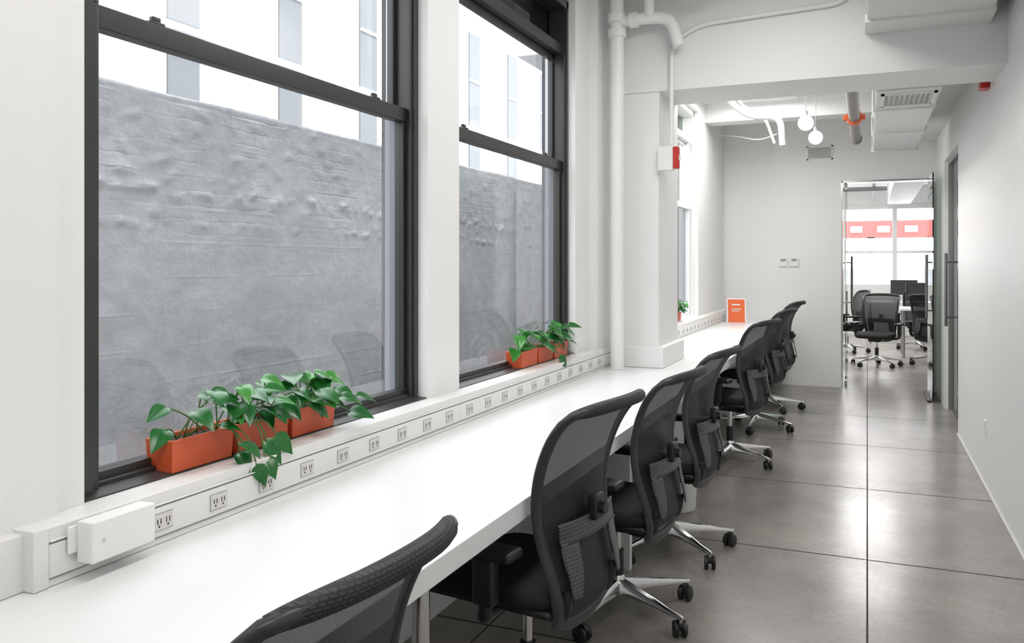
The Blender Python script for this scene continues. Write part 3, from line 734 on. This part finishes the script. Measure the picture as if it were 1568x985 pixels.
# ---------------------------------------------------------------- far room furniture
chair(0.12,12.6,75,15); chair(0.85,13.1,-110,0); chair(-0.3,14.4,20,0); chair(0.75,15.4,-80,0); chair(-0.9,12.3,100,20)
def table(x0,x1,y0,y1):
    P=empty('work_table'); box('top',x0,x1,y0,y1,0.71,0.74,m_desk,P,0.003)
    for i,(x,y) in enumerate([(x0+.05,y0+.05),(x1-.05,y0+.05),(x0+.05,y1-.05),(x1-.05,y1-.05)]): tube('leg_%d'%i,[(x,y,0),(x,y,0.71)],0.02,m_steel,P)
table(0.45,1.9,13.7,14.5); table(-1.9,-0.65,13.2,13.8); table(0.0,1.9,16.0,16.8)
def monitor(x,y,z,rot):
    P=empty('monitor',(x,y,z),math.radians(rot))
    box('screen_case',-0.22,0.22,-0.015,0.015,0.12,0.38,m_black,P,0.004); box('screen',-0.21,0.21,-0.0175,-0.014,0.13,0.37,m_screen,P)
    tube('stand',[(0,0.02,0.01),(0,0.02,0.2)],0.015,m_steel,P); box('foot',-0.1,0.1,-0.07,0.09,0,0.012,m_steel,P,0.003)
monitor(0.75,14.1,0.74,15); monitor(1.5,14.1,0.74,0); monitor(0.6,16.4,0.74,10); monitor(-1.1,13.5,0.74,0)
P=empty('far_room_pipes')
tube('pipe_a',[(-1.5,12.0,2.62),(0.3,12.0,2.62)],0.03,m_slat,P); tube('pipe_b',[(0.1,10.8,2.7),(0.1,18,2.7)],0.03,m_slat,P); tube('pipe_c',[(-1.5,15,2.65),(0.3,15,2.65)],0.04,m_slat,P)
for i,y in enumerate((12.0,15.0)): tube('hanger_%d'%i,[(-0.3,y,2.62),(-0.3,y,2.95)],0.008,m_slat,P,8)
P=empty('air_duct')
box('duct',0.35,0.75,11.5,17.5,2.55,2.9,m_duct,P); boxes('grille',[(0.37,0.73,12+0.05*i,12.02+0.05*i,2.54,2.55) for i in range(12)],m_slat,P)
P=empty('storefront')
box('awning',-3,6,20,20.1,1.98,2.36,m_awn,P); boxes('letters',[(-2+0.55*i,-1.75+0.55*i,19.98,20.0,2.1,2.24) for i in range(14)],m_paper,P)
box('storefront_base',-3,6,20,20.1,-0.25,1.30,m_store,P)
boxes('storefront_posts',[(-3+1.5*i,-2.85+1.5*i,20.0,20.1,1.3,2.0) for i in range(7)],m_store,P)

# ---------------------------------------------------------------- lighting
w=bpy.data.worlds.new('sky'); S.world=w; w.use_nodes=True
bg=w.node_tree.nodes['Background']; bg.inputs[0].default_value=(0.95,0.975,1.0,1); bg.inputs[1].default_value=2.6
sun=bpy.data.lights.new('sun','SUN'); sun.energy=0.8; sun.angle=0.02; so=bpy.data.objects.new('sun',sun); COL.objects.link(so)
d=Vector((-1,0.25,-0.62)); so.rotation_euler=d.to_track_quat('-Z','Y').to_euler()
def clight(x,y,lx,ly,z=CZ,e=30):
    P=empty('ceiling_light')
    box('housing',x-lx/2-0.01,x+lx/2+0.01,y-ly/2-0.01,y+ly/2+0.01,z-0.05,z,m_wall,P)
    a=bpy.data.lights.new('led_panel','AREA'); a.shape='RECTANGLE'; a.size=lx; a.size_y=ly; a.energy=e; a.color=(1,0.98,0.95)
    o=bpy.data.objects.new('led_panel',a); COL.objects.link(o); o.location=(x,y,z-0.055); o.parent=P
clight(-0.45,-1.2,0.5,1.6,e=12); clight(-0.45,1.2,0.5,1.6,e=11); clight(-0.45,3.6,0.5,1.6,e=13)
clight(-0.85,6.7,0.4,1.6,e=15); clight(-0.95,8.3,0.6,0.9,e=14)  # rear panels out of view, placed to brighten the back wall
clight(0,12.5,1.5,0.3,2.95,55); clight(0,15.5,1.5,0.3,2.95,55); clight(1.6,8.6,0.5,0.5,e=12)

# ---------------------------------------------------------------- camera
cam=bpy.data.cameras.new('camera'); co=bpy.data.objects.new('camera',cam); COL.objects.link(co)
cam.sensor_width=36; cam.lens=1280/1568*36; cam.shift_y=-87.5/1568; cam.clip_start=0.02
co.location=(0,0,1.4); co.rotation_euler=(math.radians(90),0,math.atan(544/1280))
S.camera=co
